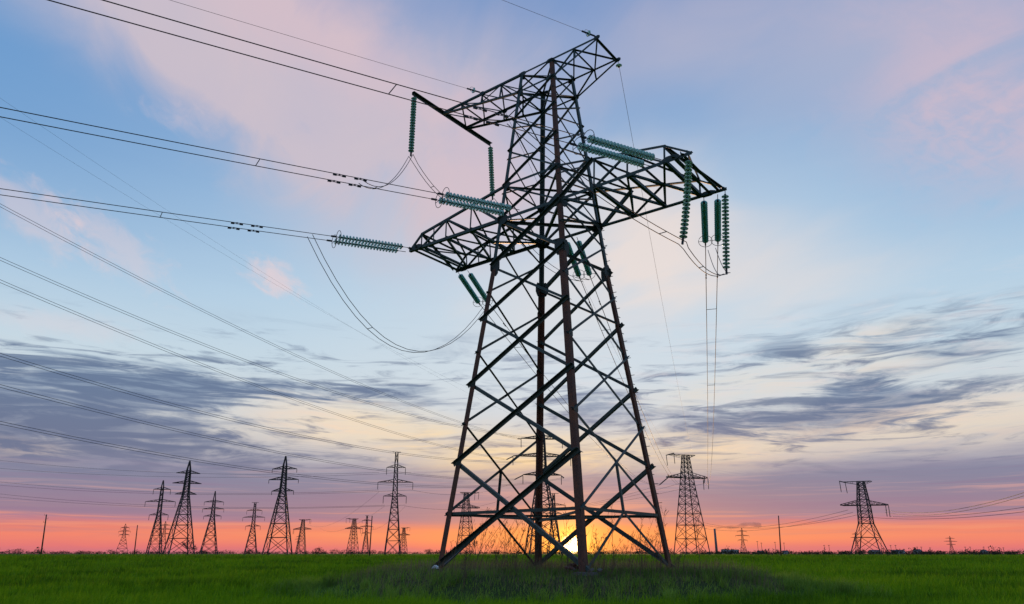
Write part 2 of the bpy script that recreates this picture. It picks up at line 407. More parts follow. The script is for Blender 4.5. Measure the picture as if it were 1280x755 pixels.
# wide faces
for f in ('AB', 'DC'):
    for (z0, z1, s) in ((.05, Z_C, .17), (Z_C, Z_B, .155), (Z_B, Z_A, .14), (Z_A, Z_T, .125)):
        xpanel(f, z0, z1, s)
    member('brace', *face_pts(f, Z_DIA), FACE[f], .12, .012, -.06, -1)
    # heavy diagonals of the arm root
    a, b = face_pts(f, Z_T); a2, b2 = face_pts(f, Z_LB)
    top = lambda sx: Vector((sx*3.58, FACE[f].y*1.72, 17.08))
    n = FACE[f]
    member('brace', a, b2, n, .16, .016, .02, 1, .0); member('brace', b2 + (b2-a).normalized()*.05, top(1), n, .15, .016, .02, 1)
    member('brace', b, a2, n, .15, .016, -.06, -1, .0); member('brace', a2 + (a2-b).normalized()*.05, top(-1), n, .14, .016, -.06, -1)
    for z, s in ((Z_LB, .16), (Z_LT, .12), (Z_UB, .10), (Z_TOP, .10)):
        member('strut', *face_pts(f, z), n, s, .014, .004, -1)
for f in ('AD', 'BC'):
    n = FACE[f]
    zs = [Z_DIA, Z_F2, Z_F1, Z_E1, Z_E0, Z_LB+.1]
    for i in range(len(zs)-1):
        xpanel(f, zs[i], zs[i+1], (.12, .115, .11, .10, .10)[i], ext=.06)
    a, b = face_pts(f, Z_DIA); mid = (a+b)/2
    member('strut', a, b, n, .12, .012, -.02, -1)
    af, bf = face_pts(f, .0)
    xc0, xc1 = face_pts(f, Z_DIA); xd0, xd1 = face_pts(f, Z_F2)
    w0, w1 = (xc1-xc0).length, (xd1-xd0).length; tt = w0/(w0+w1)
    xc = mid.lerp((xd0+xd1)/2, tt)
    member('strut', mid, xc, n, .09, .010, .0, -1)
    member('brace', mid, af.lerp(bf, .03), n, .12, .012, -.03, -1); member('brace', mid, bf.lerp(af, .03), n, .12, .012, -.03, -1)
    for z, s in ((Z_LB, .15), (Z_LT, .11), (Z_UB, .10), (Z_TOP, .10)):
        member('strut', *face_pts(f, z), n, s, .014, .004, -1)
# upper body lacing
up_w = [Z_LT, 19.5, 21.35, Z_UB]; up_n = [Z_LB, 17.1, 19.05, 20.9, 22.4]
for f in ('AB', 'DC'):
    xpanel(f, Z_LB, Z_LT, .10, ext=.05)
    for i in range(3): xpanel(f, up_w[i], up_w[i+1], (.10, .09, .08)[i], ext=.05)
    xpanel(f, Z_UB, Z_TOP, .055, ext=.03)
for f in ('AD', 'BC'):
    for i in range(4): xpanel(f, up_n[i], up_n[i+1], .068, ext=.04)
# plan bracing
for z, s in ((Z_LB, .13), (Z_TOP, .08), (Z_UB, .08), (Z_LT, .09), (Z_DIA, .09)):
    member('plan_brace', cr('A', z), cr('C', z), Vector((0,0,1)), s, .012, -.02, -1)
    member('plan_brace', cr('B', z), cr('D', z), Vector((0,0,1)), s, .012, -.05-s, 1)
# gusset plates
def plate(c, n, w, h, tk=.018):
    n = Vector(n); x = Vector((0,0,1)).cross(n).normalized(); mb = MB(); c = Vector(c)
    ch = .28
    prof = [(-w/2,-h/2+h*ch), (-w/2+w*ch,-h/2), (w/2-w*ch,-h/2), (w/2,-h/2+h*ch), (w/2,h/2-h*ch), (w/2-w*ch,h/2), (-w/2+w*ch,h/2), (-w/2,h/2-h*ch)]
    zz = Vector((0,0,1))
    mb.prism([c + x*a + zz*b for a, b in prof], [c + x*a + zz*b + n*tk for a, b in prof])
    return mb.obj('gusset_plate', M['plate'], pylon)
for f in FACE:
    n = FACE[f]
    for k in f:
        tw = (cr(f[1], 5)-cr(f[0], 5)).normalized()*(1 if k == f[0] else -1)
        for z, w, h in ((Z_T, .55, .75), (Z_LB, .62, .55), (Z_LT, .50, .34), (Z_TOP-.03, .46, .26), (Z_UB, .40, .26)):
            plate(cr(k, z) + tw*w*.32, n, w, h)
        for z in ((Z_C, Z_B, Z_A) if f in ('AB', 'DC') else (Z_F2, Z_F1, Z_E1)):
            plate(cr(k, z) + tw*.16, n, .24, .34, .012)
# step bolts up one leg
for i in range(34):
    z = 2.6 + i*.40; o = -1 if i % 2 else 1
    k = 'C'; p = cr(k, z); d = Vector((1,0,0)) if o > 0 else Vector((0,1,0))
    MB().bar(p, p + d*.16, .022).obj('step_bolt', M['hardware'], pylon)

# crossarm of four chords on one side
def lower_arm(sx):
    us = [0, 3.56, 5.2, 6.92]; vb = 1.84
    B = {}; Tp = {}
    for s in (-1, 1):
        B[s] = [Vector((sx*hw(Z_LB), s*hw(Z_LB), Z_LB))] + [Vector((sx*u, s*vb, Z_LB)) for u in us[1:]]
        Tp[s] = [Vector((sx*hw(Z_LT), s*hw(Z_LT), Z_LT))] + [Vector((sx*3.58, s*1.74, 17.08)), Vector((sx*5.24, s*1.78, 16.76)), Vector((sx*6.95, s*1.80, 16.42))]
        n = Vector((0, s, 0))
        tip = 8.12 if sx > 0 else 7.78
        member('crossarm_chord', B[s][0], Vector((sx*tip, s*vb, Z_LB)), n, .15, .016, .02, -1, 0.0)
        member('crossarm_chord', Tp[s][0], Tp[s][3], n, .11, .013, .01, -1, .05)
        member('crossarm_chord', Tp[s][3], Vector((sx*(tip-.1), s*vb, Z_LB+.06)), n, .09, .012, .01, -1, 0)
        for i in (1, 2, 3): member('crossarm_brace', B[s][i], Tp[s][i], n, .085, .010, -.01, -1)
        member('crossarm_brace', Tp[s][2], B[s][1], n, .085, .010, -.02, -1)
        member('crossarm_brace', Tp[s][2], B[s][3], n, .085, .010, -.02, -1)
        if sx < 0:
            q = Vector((sx*6.05, s*vb, Z_LB)); member('crossarm_brace', q, Tp[s][2].lerp(Tp[s][3], .5), n, .07, .010, -.01, -1)
    zu = Vector((0,0,-1))
    for i in (1, 2, 3):
        member('crossarm_brace', B[-1][i], B[1][i], zu, .15 if sx > 0 else .11, .013, .01, -1)
        member('crossarm_brace', Tp[-1][i], Tp[1][i], -zu, .08, .010, .01, -1)
    for i in range(3):
        member('crossarm_brace', B[-1][i], B[1][i+1], zu, .10, .011, -.03, -1); member('crossarm_brace', B[1][i], B[-1][i+1], zu, .095, .011, -.075, -1)
        member('crossarm_brace', Tp[-1][i], Tp[1][i+1], -zu, .07, .009, -.02, -1)
    # end beams
    for u in ((7.35, 7.75) if sx > 0 else (7.2, 7.6)):
        member('end_beam', Vector((sx*u, -1.98, Z_LB+.02)), Vector((sx*u, 1.98, Z_LB+.02)), -zu, .13, .014, .0, 1)
    member('crossarm_brace', Tp[-1][3], Vector((sx*7.9, 1.84, Z_LB+.12)), -zu, .11, .012, .05, -1)
    member('crossarm_brace', Tp[1][3], Vector((sx*7.9, -1.84, Z_LB+.12)), -zu, .08, .010, .08, -1)
    for s in (-1, 1):
        plate(B[s][3] + Vector((sx*.3, s*.03, .05)), (0, s, 0), .75, .28)
lower_arm(1); lower_arm(-1)

def upper_arm(sx, L):
    vb = 1.0
    us = [hw(Z_TOP), 2.3, 3.63] if sx > 0 else [hw(Z_TOP), 2.3, 3.63, 5.1, 6.5]
    end = us[-1]; up = Vector((0,0,1))
    for s in (-1, 1):
        n = Vector((0, s, 0))
        T0 = [Vector((sx*u, s*(vb if i else hw(Z_TOP)), Z_TOP)) for i, u in enumerate(us)]
        b0 = Vector((sx*hw(Z_UB), s*hw(Z_UB), Z_UB)); tipb = Vector((sx*end, s*vb, Z_TOP-.08))
        bl = [b0.lerp(tipb, (u-us[0])/(end-us[0])) for u in us]
        member('crossarm_chord', T0[0], T0[-1], n, .11, .012, .01, -1, .06); member('crossarm_chord', b0, tipb, n, .10, .012, .015, -1, 0)
        for i in range(1, len(us)-1): member('crossarm_brace', T0[i], bl[i], n, .065, .009, -.01, -1)
        for i in range(len(us)-2):
            member('crossarm_brace', T0[i+1] if i % 2 == 0 else bl[i+1], (bl[i] if i % 2 == 0 else T0[i]), n, .065, .009, -.02, -1)
    for i in range(1, len(us)):
        u0, u1 = sx*us[i-1], sx*us[i]
        member('crossarm_brace', (u0, -vb, Z_TOP), (u1, vb, Z_TOP), up, .07, .009, -.02, -1); member('crossarm_brace', (u0, vb, Z_TOP), (u1, -vb, Z_TOP), up, .07, .009, -.045, -1)
        if i < len(us)-1 or sx > 0: member('crossarm_brace', (u1, -vb, Z_TOP), (u1, vb, Z_TOP), up, .10 if i == len(us)-1 else .06, .010, -.07, -1, .05)
    for s in (-1, 1):
        plate((sx*3.63, s*(vb+.02), Z_TOP-.02), (0, s, 0), .34, .24)
upper_arm(1, 3.63); upper_arm(-1, 6.5)
# long jumper beam at the end of the upper arm
member('jumper_beam', (-6.56, -3.36, Z_TOP+.02), (-6.40, 3.22, Z_TOP+.02), Vector((0,0,1)), .18, .018, .03, -1)
# concrete footings
for k in 'ABCD':
    p = cr(k, 0); z0 = min(gzf(p.x, p.y), 0)
    mb = MB(); mb.prism([Vector((p.x+a*.55, p.y+b*.55, z0-.5)) for a, b in ((-1,-1),(1,-1),(1,1),(-1,1))], [Vector((p.x+a*.30, p.y+b*.30, -.06)) for a, b in ((-1,-1),(1,-1),(1,1),(-1,1))])
    mb.obj('footing', M['concrete'], pylon)

# ------------------------------------------------------------------ insulators and conductors of the near line
PHI = rad(18.6); NEAR = Vector((-math.sin(PHI), -math.cos(PHI), 0)); M_N, K_N = .113, .00030
T863 = Vector((-96.7, 234.4, 0)); H863 = 36.6
FAR = Vector((T863.x, T863.y, 0)).normalized()
def disc_mesh(gm, name):
    prof = [(.0, -.085), (.045, -.085), (.052, -.03), (.060, -.02), (.150, .022), (.160, .040), (.150, .050), (.105, .040), (.095, .058), (.07, .042), (.02, .05), (.018, .09), (0, .09)]
    n = 14; v = []; f = []
    for r, z in prof: v += [(r*math.cos(2*math.pi*j/n), r*math.sin(2*math.pi*j/n), z) for j in range(n)]
    for i in range(len(prof)-1):
        for j in range(n): f.append((i*n+j, i*n+(j+1) % n, (i+1)*n+(j+1) % n, (i+1)*n+j))
    me = bpy.data.meshes.new(name); me.from_pydata(v, [], f); me.materials.append(gm); me.materials.append(M['hardware'])
    mi = []
    for i in range(len(prof)-1): mi += [1 if i < 3 or i >= 10 else 0]*n
    me.polygons.foreach_set('material_index', mi); me.polygons.foreach_set('use_smooth', [True]*len(f)); me.update(); me.validate()
    return me
DISC = disc_mesh(M['glass'], 'glass_disc'); DISCD = disc_mesh(M['glassd'], 'glass_disc')
PITCH_D = .172
def insulator(p, path, label, group, n=20, me=DISC, lead=.35, tail=.35, ring=True, cat='insulator'):
    """string hung from p along path(t metres)->(point); returns the end point"""
    p = Vector(p); root = empty('insulator_string', p, label=label, cat=cat, group=group)
    L = lead + n*PITCH_D + tail
    pts = [path(L*i/10) - p for i in range(11)]
    MB().tube(pts, .016, 6).obj('rod', M['hardware'], root)
    for i in range(n):
        s = lead + (i+.5)*PITCH_D; a = path(s); d = (path(s+.05)-path(s-.05)).normalized()
        o = link('glass_disc', me, root, a - p); o.rotation_mode = 'QUATERNION'; o.rotation_quaternion = Vector((0,0,1)).rotation_difference(d)
    e = path(L); d = (path(L)-path(L-.1)).normalized()
    MB().bar(e - p - d*.22, e - p + d*.05, .07).obj('clamp', M['hardware'], root)
    if ring:
        c = path(lead + n*PITCH_D + .02) - p; t = Vector((0,0,1)); x = d.cross(t).normalized(); y = d.cross(x).normalized()
        rp = [c + (x*math.cos(a_) + y*math.sin(a_))*.33 for a_ in [2*math.pi*j/24 for j in range(24)]]
        ro = MB().tube(rp, .014, 5, True).obj('guard_ring', M['hardware'], root)
        MB().bar(rp[0], rp[12], .018).obj('ring_bracket', M['hardware'], ro)
    return e
def para(p, h, m, k=0.0):
    p = Vector(p)
    return lambda s: p + h*s + Vector((0,0,-m*s + k*s*s))
def sag_pts(a, b, sag, n=20):
    a, b = Vector(a), Vector(b)
    return [a.lerp(b, i/n) - Vector((0,0,4*sag*(i/n)*(1-i/n))) for i in range(n+1)]
def bundle(name, wires, label, cat, group=None, r=.016, spacers=(), dampers=(), m='wire'):
    o = Vector(wires[0][0]); root = empty(name, o, label=label, cat=cat, group=group)
    for w in wires: MB().tube([Vector(p)-o for p in w], r, 5).obj('wire', M[m], root, True)
    for i in spacers:
        a, b = Vector(wires[0][i])-o, Vector(wires[1][i])-o
        MB().bar(a, b, .024).obj('spacer', M['hardware'], root)
    for w in wires:
        for (i, t) in dampers:
            a = Vector(w[i]).lerp(Vector(w[i+1]), t) - o; d = (Vector(w[i+1])-Vector(w[i])).normalized(); c = a - Vector((0,0,.055))
            mb = MB(); mb.bar(c - d*.26, c - d*.12, .075, n=6); mb.bar(c + d*.12, c + d*.26, .075, n=6); mb.bar(c - d*.13, c + d*.13, .02); mb.bar(c, a + Vector((0,0,.02)), .04)
            mb.obj('damper', M['hardware'], root)
    return root
sidev = Vector((math.cos(PHI), -math.sin(PHI), 0)); sidef = Vector((FAR.y, -FAR.x, 0))
def dead_end(att, h, side, m, lab, me, grp):
    ends = []
    for j, s in enumerate((-.30, .30)):
        p = Vector(att) + side*s
        ends.append(insulator(p, para(p, h, m*.9), lab[j], grp, me=me, lead=.45))
    return ends
PH = dict(R=(6.65, 7.33), C=(-.60, -.08), L=(-7.72, -7.38))
NE, FE = {}, {}
words = dict(R='right lower crossarm', C='pylon body', L='left lower crossarm')
T863_Z = -.18
for k, (un, uf) in PH.items():
    NE[k] = dead_end((un, -1.98, Z_LB-.02), NEAR, sidev, M_N, [f'{a} string of pale green glass discs pulled leftward from the {words[k]}' for a in ('left', 'right')], DISC, 'tension strings toward the left')
    m_f = {'R': .135, 'C': .135, 'L': .135}[k]
    FE[k] = dead_end((uf, 1.98, Z_LB-.02), FAR, sidef, m_f, [f'{a} dark green string pulled away behind the {words[k]}' for a in ('left', 'right')], DISCD, 'tension strings toward the distance')
spans = [0, .4, .8, 1.3, 1.9, 2.6, 3.4, 4.2, 5, 6, 7.5, 9, 11, 13, 16, 20, 25, 31, 38, 46, 55, 65]
for k in PH:
    # bundles run from the dead ends; the clamp comes a little after the string
    W = []
    for e in NE[k]:
        f = para(e, NEAR, M_N, K_N); W.append([f(s) for s in spans])
    bundle('conductor_pair', W, {'R': 'uppermost pair of black conductors sweeping to the top left corner', 'C': 'middle pair of black conductors sweeping left from the pylon body', 'L': 'lowest pair of thick black conductors leaving the left crossarm tip'}[k],
           'power line', 'near conductors', .0165, (10, 16), ((7, .3), (6, .2)))
# jumper suspension strings
def hang(p, dx, dy, n, label, curve=0.0, me=DISC):
    p = Vector(p)
    f = lambda s: p + Vector((dx*s + curve*dx*s*s, dy*s, -s))
    return insulator(p, f, label, 'jumper support strings', n=n, me=me, lead=.22, tail=.22, ring=False)
j0 = hang((-6.56, -3.26, Z_TOP-.02), 0, 0, 20, 'vertical glass disc string under the left end of the long beam')
j1 = hang((-6.40, 3.12, Z_TOP-.02), .06, .0, 20, 'slanting glass disc string under the right end of the long beam')
j2 = hang((7.95, -1.80, Z_LB-.05), -.05, -.10, 20, 'curved glass disc string on the near corner of the right crossarm', .30)
j3 = hang((8.06, 1.80, Z_LB-.05), -.09, .0, 20, 'rightmost glass disc string at the right crossarm tip')
def jumper(segs, label, spacers=()):
    W = []
    for s in (-.2, .2):
        pts = []
        for (a, b, sag, sd) in segs:
            q = sag_pts(Vector(a) + sd*s, Vector(b) + sd*s, sag, 16); pts += q if not pts else q[1:]
        W.append(pts)
    bundle('jumper_loop', W, label, 'jumper wire', 'jumper loops', .0165, spacers)
def nearpt(k, s): return (para(NE[k][0], NEAR, M_N, K_N)(s) + para(NE[k][1], NEAR, M_N, K_N)(s))/2
def farpt(k, s): return (FE[k][0]+FE[k][1])/2 + FAR*s - Vector((0,0,.13*s))
X1 = Vector((1,0,0)); Y1 = Vector((0,1,0))
jumper([(nearpt('L', 1.0), farpt('L', .3), 4.3, X1)], 'long jumper loop hanging in a deep curve left of the pylon', (5, 11))
jumper([(nearpt('C', 3.4), j0, .9, X1*.8), (j0, j1, 1.6, X1*.6), (j1, farpt('C', .4), 1.2, X1)], 'jumper loop lifted over to the long beam above the left crossarm', (4, 20, 26))
jumper([(nearpt('R', 3.0), j2, .35, X1*.8), (j2, j3, .55, X1*.5), (j3, farpt('R', .5), .45, X1)], 'jumper loop slung below the right crossarm tip', (11, 14, 22))
# earth wires
def earth(p, h, m, k, label, sp):
    p = Vector(p); root = empty('earth_wire', p, label=label, cat='power line', group='earth wires of the large pylon')
    f = para((0,0,0), h, m, k); MB().tube([f(s) for s in sp], .0085, 5).obj('wire', M['wire'], root, True)
    rp = [f(.55) + Vector((0,0,.02)) + (Vector((0,0,1))*math.sin(a) + h*math.cos(a))*.17 for a in [2*math.pi*j/16 for j in range(16)]]
    MB().tube(rp, .009, 5, True).obj('arcing_ring', M['hardware'], root)
    MB().bar(f(.08), f(.9), .06).obj('clamp', M['hardware'], root)
    o = link('glass_disc', DISC, root, f(.45)); o.rotation_mode = 'QUATERNION'; o.rotation_quaternion = Vector((0,0,1)).rotation_difference(h)
earth((-3.63, -1.08, Z_TOP), NEAR, .115, K_N, 'thin earth wire running left from the upper arm above the long beam', spans)
earth((3.63, -1.08, Z_TOP), NEAR, .115, K_N, 'thin earth wire leaving the top right tip toward the upper left', spans)

# ------------------------------------------------------------------ distant pylons
def lattice(mb, lv, w, cx=0):
    """X laced square body through the (z, half width) levels"""
    for (z0, h0), (z1, h1) in zip(lv[:-1], lv[1:]):
        c0 = [Vector((a*h0, b*h0, z0)) for a, b in ((-1,-1),(1,-1),(1,1),(-1,1))]; c1 = [Vector((a*h1, b*h1, z1)) for a, b in ((-1,-1),(1,-1),(1,1),(-1,1))]
        for i in range(4):
            j = (i+1) % 4
            mb.bar(c0[i], c1[j], w, n=3); mb.bar(c0[j], c1[i], w, n=3)
            mb.bar(c1[i], c1[j], w, n=3)
def hgt(lv, z):
    for (z0, h0), (z1, h1) in zip(lv[:-1], lv[1:]):
        if z <= z1: return h0 + (h1-h0)*(z-z0)/(z1-z0)
    return lv[-1][1]
def truss_arm(mb, lv, z, L, drop, w, vb=None, up=True, flatend=.0):
    """arm reaching to x = L (signed) at height z, its upper chord starting drop higher"""
    s = 1 if L > 0 else -1; hb = hgt(lv, z); ht = hgt(lv, z+drop)
    vb = vb if vb is not None else .15; w *= 1.3
    n = max(2, int(abs(L)/1.9))
    for q in (-1, 1):
        b0 = Vector((s*hb, q*hb, z)); t0 = Vector((s*ht, q*ht, z+drop)); e = Vector((L, q*vb, z)); te = Vector((L, q*vb, z+flatend))
        mb.bar(b0, e, w*1.25, n=3); mb.bar(t0, te, w*1.25, n=3)
        for i in range(1, n+1):
            a, b_ = b0.lerp(e, i/n), t0.lerp(te, i/n); mb.bar(a, b_, w*.8, n=3); mb.bar(b0.lerp(e, (i-1)/n), b_, w*.8, n=3)
    for i in range(1, n+1):
        p0, p1 = [Vector((s*hb, q*hb, z)).lerp(Vector((L, q*vb, z)), i/n) for q in (-1, 1)]; q0 = Vector((s*hb, -hb, z)).lerp(Vector((L, -vb, z)), (i-1)/n)
        mb.bar(p0, p1, w*.8, n=3); mb.bar(q0, p1, w*.8, n=3)
def body(root, lv, wl, wb, m='far'):
    wl *= 1.25; wb *= 1.5
    for a, b in ((-1,-1),(1,-1),(1,1),(-1,1)):
        mb2 = MB(); mb2.tube([(a*h, b*h, z) for z, h in lv], wl*.62, 4); mb2.obj('leg', M[m], root)
    mb = MB(); lattice(mb, lv, wb); tag(mb.obj('lacing', M[m], root), kind='stuff')
def levels(z0, h0, z1, h1, n, p=.82):
    t = [0]; s = 1.0
    for i in range(n): t.append(t[-1]+s); s *= p
    return [(z0+(z1-z0)*v/t[-1], h0+(h1-h0)*v/t[-1]) for v in t]
ANCH = {}; ROOTS = {}; MATS = {}
def place(key, x, y, rot, label, H, name='distant_pylon'):
    # old pylons stand a little off plumb
    d = Vector((x-CAM.x, y-CAM.y, 0)); az = math.degrees(math.atan2(d.dot(RT), d.dot(FW))); tl = rad(.065*az); d.normalize()
    side = Vector((d.y, -d.x, 0)); x -= side.x*H*math.tan(tl); y -= side.y*H*math.tan(tl); z = gzf(x, y) - .05
    root = empty(name, (x, y, z), label=label, cat='pylon', group='pylons standing across the field')
    RM = Matrix.Rotation(tl, 4, d) @ Matrix.Rotation(rot, 4, 'Z'); root.rotation_euler = RM.to_euler()
    ROOTS[key] = root; MATS[key] = Matrix.Translation((x, y, z)) @ RM
    return root, MATS[key]
def strings(root, pts, r=.13, m='far'):
    for a, b in pts: MB().tube([Vector(a), Vector(a).lerp(Vector(b), .1), Vector(a).lerp(Vector(b), .9), Vector(b)], lambda t: r if .05 < t < .95 else r*.4, 5).obj('insulator_string', M[m], root)
def pylon_angle(key, x, y, H, rot, label, wl=.22, wb=.10, splay=False, det=True, beam=True):
    """same family as the large pylon: narrow upper tee with a long jumper beam and one wide lower crossarm"""
    root, MX = place(key, x, y, rot, label, H)
    za = H - 8.56; zw = za - 2.4
    hb = 1.995 + zw*.112
    if splay:
        lv = [(0, 5.2), (6.2, 3.4), (11.0, 2.05), (13.2, 1.95), (15.4, 1.88), (za, 1.8)] + levels(za, 1.8, H, 1.0, 5, .9)[1:]
    else:
        lv = levels(0, hb, zw, 1.995, max(5, int(zw/3.4)), .84) + [(za, 1.8)] + levels(za, 1.8, H, 1.0, 5, .9)[1:]
    body(root, lv, wl, wb)
    for L in (-7.75, 7.9):
        mb = MB(); truss_arm(mb, lv, za, L, 1.75, wb*1.3, 1.75, flatend=.25); tag(mb.obj('crossarm', M['far'], root), kind='stuff')
    for L in ((-6.5, 3.65) if beam else (-3.65, 3.65)):
        mb = MB(); s = 1 if L > 0 else -1
        for q in (-1, 1):
            mb.bar((s, q, H), (L, q, H), wb*1.3, n=3); mb.bar((s*1.1, q*1.1, H-1.1), (L, q, H-.1), wb*1.2, n=3)
            for u in (.4, .75): mb.bar((s+(L-s)*u, q, H), (s+(L-s)*u, q, H-1.1*(1-u)), wb, n=3)
        for u in (.33, .66, 1): mb.bar((s+(L-s)*u, -1, H), (s+(L-s)*u, 1, H), wb, n=3)
        tag(mb.obj('upper_arm', M['far'], root), kind='stuff')
    if beam and det:
        MB().bar((-6.5, -3.3, H+.05), (-6.5, 3.3, H+.05), .28).obj('jumper_beam', M['far'], root)
        strings(root, [((-6.5, -3.2, H), (-6.3, -3.2, H-4)), ((-6.5, 3.2, H), (-6.2, 3.2, H-4)), ((7.9, -1.8, za), (7.9, -1.8, za-4.2)), ((7.9, 1.8, za), (7.9, 1.8, za-4.2))])
    ANCH[key] = {k: MX @ Vector(v) for k, v in dict(L=(-7.6, 0, za), C=(-.3, 0, za), R=(7.5, 0, za), EL=(-3.63, 0, H), ER=(3.63, 0, H), top=(0, 0, H)).items()}
    return root
def pylon_three(key, x, y, H, rot, label, arms, base, waist, peak=True, wl=.24, wb=.11, drop=3.2, det=True, tension=None, nlow=6):
    """tapering body with three crossarms [(z, half length)], pointed or flat at the top"""
    root, MX = place(key, x, y, rot, label, H)
    zb = arms[0][0]; zt = arms[-1][0] + 1.2
    lv = levels(0, base, zb, waist, nlow, .80) + levels(zb, waist, zt, waist*.62, 5, .95)[1:]
    lv.append((H, .08 if peak else waist*.5))
    body(root, lv, wl, wb)
    pts = []; A = {}
    for i, (z, L) in enumerate(arms):
        for s in (-1, 1):
            mb = MB(); truss_arm(mb, lv, z, s*L, 1.15, wb*1.1, .12); tag(mb.obj('crossarm', M['far'], root), kind='stuff')
            if det and drop > 0:
                pts.append(((s*L, 0, z), (s*L, 0, z-drop)))
            A[('L' if s < 0 else 'R')+str(i)] = (s*L, 0, z-(drop if det else 0))
    if not peak:
        mb = MB(); tl = arms[-1][1]*.45
        mb.bar((-tl, 0, H), (tl, 0, H), wb*1.8, n=4); tag(mb.obj('top_bar', M['far'], root), kind='stuff')
    strings(root, pts, .12)
    A['top'] = (0, 0, H)
    ANCH[key] = {k: MX @ Vector(v) for k, v in A.items()}
    return root

face_cam = lambda x, y: math.atan2(CAM.x-x, -(CAM.y-y))*1.0
def rot_for(x, y, extra=0.0):
    """local x axis turned square to the line of sight, plus extra degrees"""
    d = math.atan2(y-CAM.y, x-CAM.x); return d - math.pi/2 + rad(extra)
# the next pylon of the same line, and its followers
pylon_angle('T863', -96.7, 234.4, 36.6, rot_for(-96.7, 234.4, 28), 'tall slim-waisted pylon right of the large pylon, where its wires run', .26, .12)
pylon_angle('T1088', -42.4, 266.7, 26.0, rot_for(-42.4, 266.7, -16), 'squat pylon on splayed legs standing alone at right', .28, .12, splay=True)
pylon_angle('T582', -258.8, 292.4, 34.0, rot_for(-258.8, 292.4, 180+20), 'small tee-topped pylon seen through the left bay of the large pylon', .26, .14)
pylon_angle('T379', -540.6, 391.0, 30.0, rot_for(-540.6, 391.0, 170), 'small tee-topped pylon just right of the second big pointed pylon', .30, .16)
pylon_angle('T443', -491.1, 408.7, 30.0, rot_for(-491.1, 408.7, 30), 'small tee-topped pylon left of the slim wooden pole near centre left', .30, .16)
pylon_angle('T505', -623.1, 599.2, 30.0, rot_for(-623.1, 599.2, 150), 'tiny tee-topped pylon at the foot of the tall slim suspension pylon', .32, .18)
PT = [(25.5, 4.5), (30.2, 6.1), (34.6, 5.1)]
pylon_three('T237', -293.7, 142.1, 40, rot_for(-293.7, 142.1, 14), 'big dark pointed pylon with three crossarms, left of the pair on the field edge', PT, 5.2, 1.15, True, .34, .15, drop=0)
pylon_three('T357', -245.0, 158.1, 40, rot_for(-245.0, 158.1, -12), 'big dark pointed pylon with three crossarms, right of the pair on the field edge', PT, 5.0, 1.1, True, .32, .15, drop=1.6)
pylon_three('T268', -434.5, 238.9, 40, rot_for(-434.5, 238.9, 6), 'mid-sized pointed pylon between the two big pointed ones', [(24, 5.4), (28.5, 6.6), (33, 6.0)], 5.0, 1.1, True, .34, .16, drop=2.2)
pylon_three('T157', -983.3, 438.9, 38, rot_for(-983.3, 438.9, 0), 'tiny pointed pylon beside the leaning pole on the far left', [(24, 6.0), (28.5, 7.0), (33, 5)], 7.5, 1.6, True, .40, .22, drop=2.5, nlow=5)
SL = [(23.0, 4.6), (28.6, 7.2), (34.8, 4.2)]
pylon_three('T204', -348.9, 159.4, 36, rot_for(-348.9, 159.4, 10), 'slender pylon with one wide middle crossarm, left of the big pointed one', [(19, 4.4), (25.5, 7.0), (31.5, 4.0)], 3.2, .85, True, .28, .13, drop=2.6)
pylon_three('T207', -819.3, 407.6, 36, rot_for(-819.3, 407.6, 0), 'tiny pylon low between the slender one and the big pointed one', [(22, 6), (27, 8), (31.5, 5.5)], 4.6, 1.2, True, .36, .2, drop=2.4, nlow=5)
pylon_three('T319', -484.0, 302.5, 38, rot_for(-484.0, 302.5, 5), 'flat-topped pylon with three crossarms in the gap between pointed pylons', [(20.5, 5.4), (27, 8.0), (32, 5.6)], 4.4, 1.2, False, .32, .16, drop=3)
pylon_three('T374', -1186.1, 866.9, 36, rot_for(-1186.1, 866.9, 0), 'faintest tiny pylon left of the tee-topped one', [(22, 5), (27, 7), (31.5, 5)], 4.6, 1.2, True, .40, .22, drop=2, nlow=5)
pylon_three('T459', -566.2, 489.7, 38, rot_for(-566.2, 489.7, 10), 'small slim pylon immediately left of the straight pole near centre left', [(20.5, 4.6), (27, 6.8), (33, 4.8)], 3.4, 1.0, False, .32, .17, drop=3)
pylon_three('T494', -203.4, 183.3, 41, rot_for(-203.4, 183.3, 4), 'tall slim flat-topped pylon left of the large pylon, widest arm in the middle', [(23.0, 4.7), (28.6, 7.2), (34.6, 3.9)], 3.1, .95, False, .22, .11, drop=3.0, nlow=8)
pylon_three('T679', -122.6, 174.5, 41, rot_for(-122.6, 174.5, 10), 'three-armed pylon directly behind the large pylon, next to the setting sun', [(25.8, 6.6), (32.0, 10.0), (38.0, 7.2)], 5.4, 1.35, True, .30, .13, drop=3.2, nlow=8)
pylon_three('T692', -236.5, 349.6, 36, rot_for(-236.5, 349.6, 10), 'faint smaller pylon overlapping the three-armed pylon behind the large one', [(24, 5), (29, 7)], 4.0, 1.1, False, .28, .15, drop=2.5)
pylon_three('T928', -389.3, 1089.6, 38, rot_for(-389.3, 1089.6, 0), 'small distant three-armed pylon right of the smoking chimney', [(20, 7.0), (26.5, 10.0), (33, 7)], 5.0, 1.3, True, .42, .24, drop=2.5, nlow=6)
pylon_three('T1070', -302.1, 1427.9, 38, rot_for(-302.1, 1427.9, 0), 'tiny pylon just behind the squat splayed pylon at right', [(22, 6), (28, 9), (34, 6)], 5.0, 1.3, True, .46, .26, drop=0, nlow=6)
pylon_three('T1187', -208.9, 1897.1, 38, rot_for(-208.9, 1897.1, 0), 'tiny lone three-armed pylon on the horizon at far right', [(20, 9.0), (26.5, 13.0), (33, 9)], 5.0, 1.6, True, .55, .3, drop=0, nlow=6)
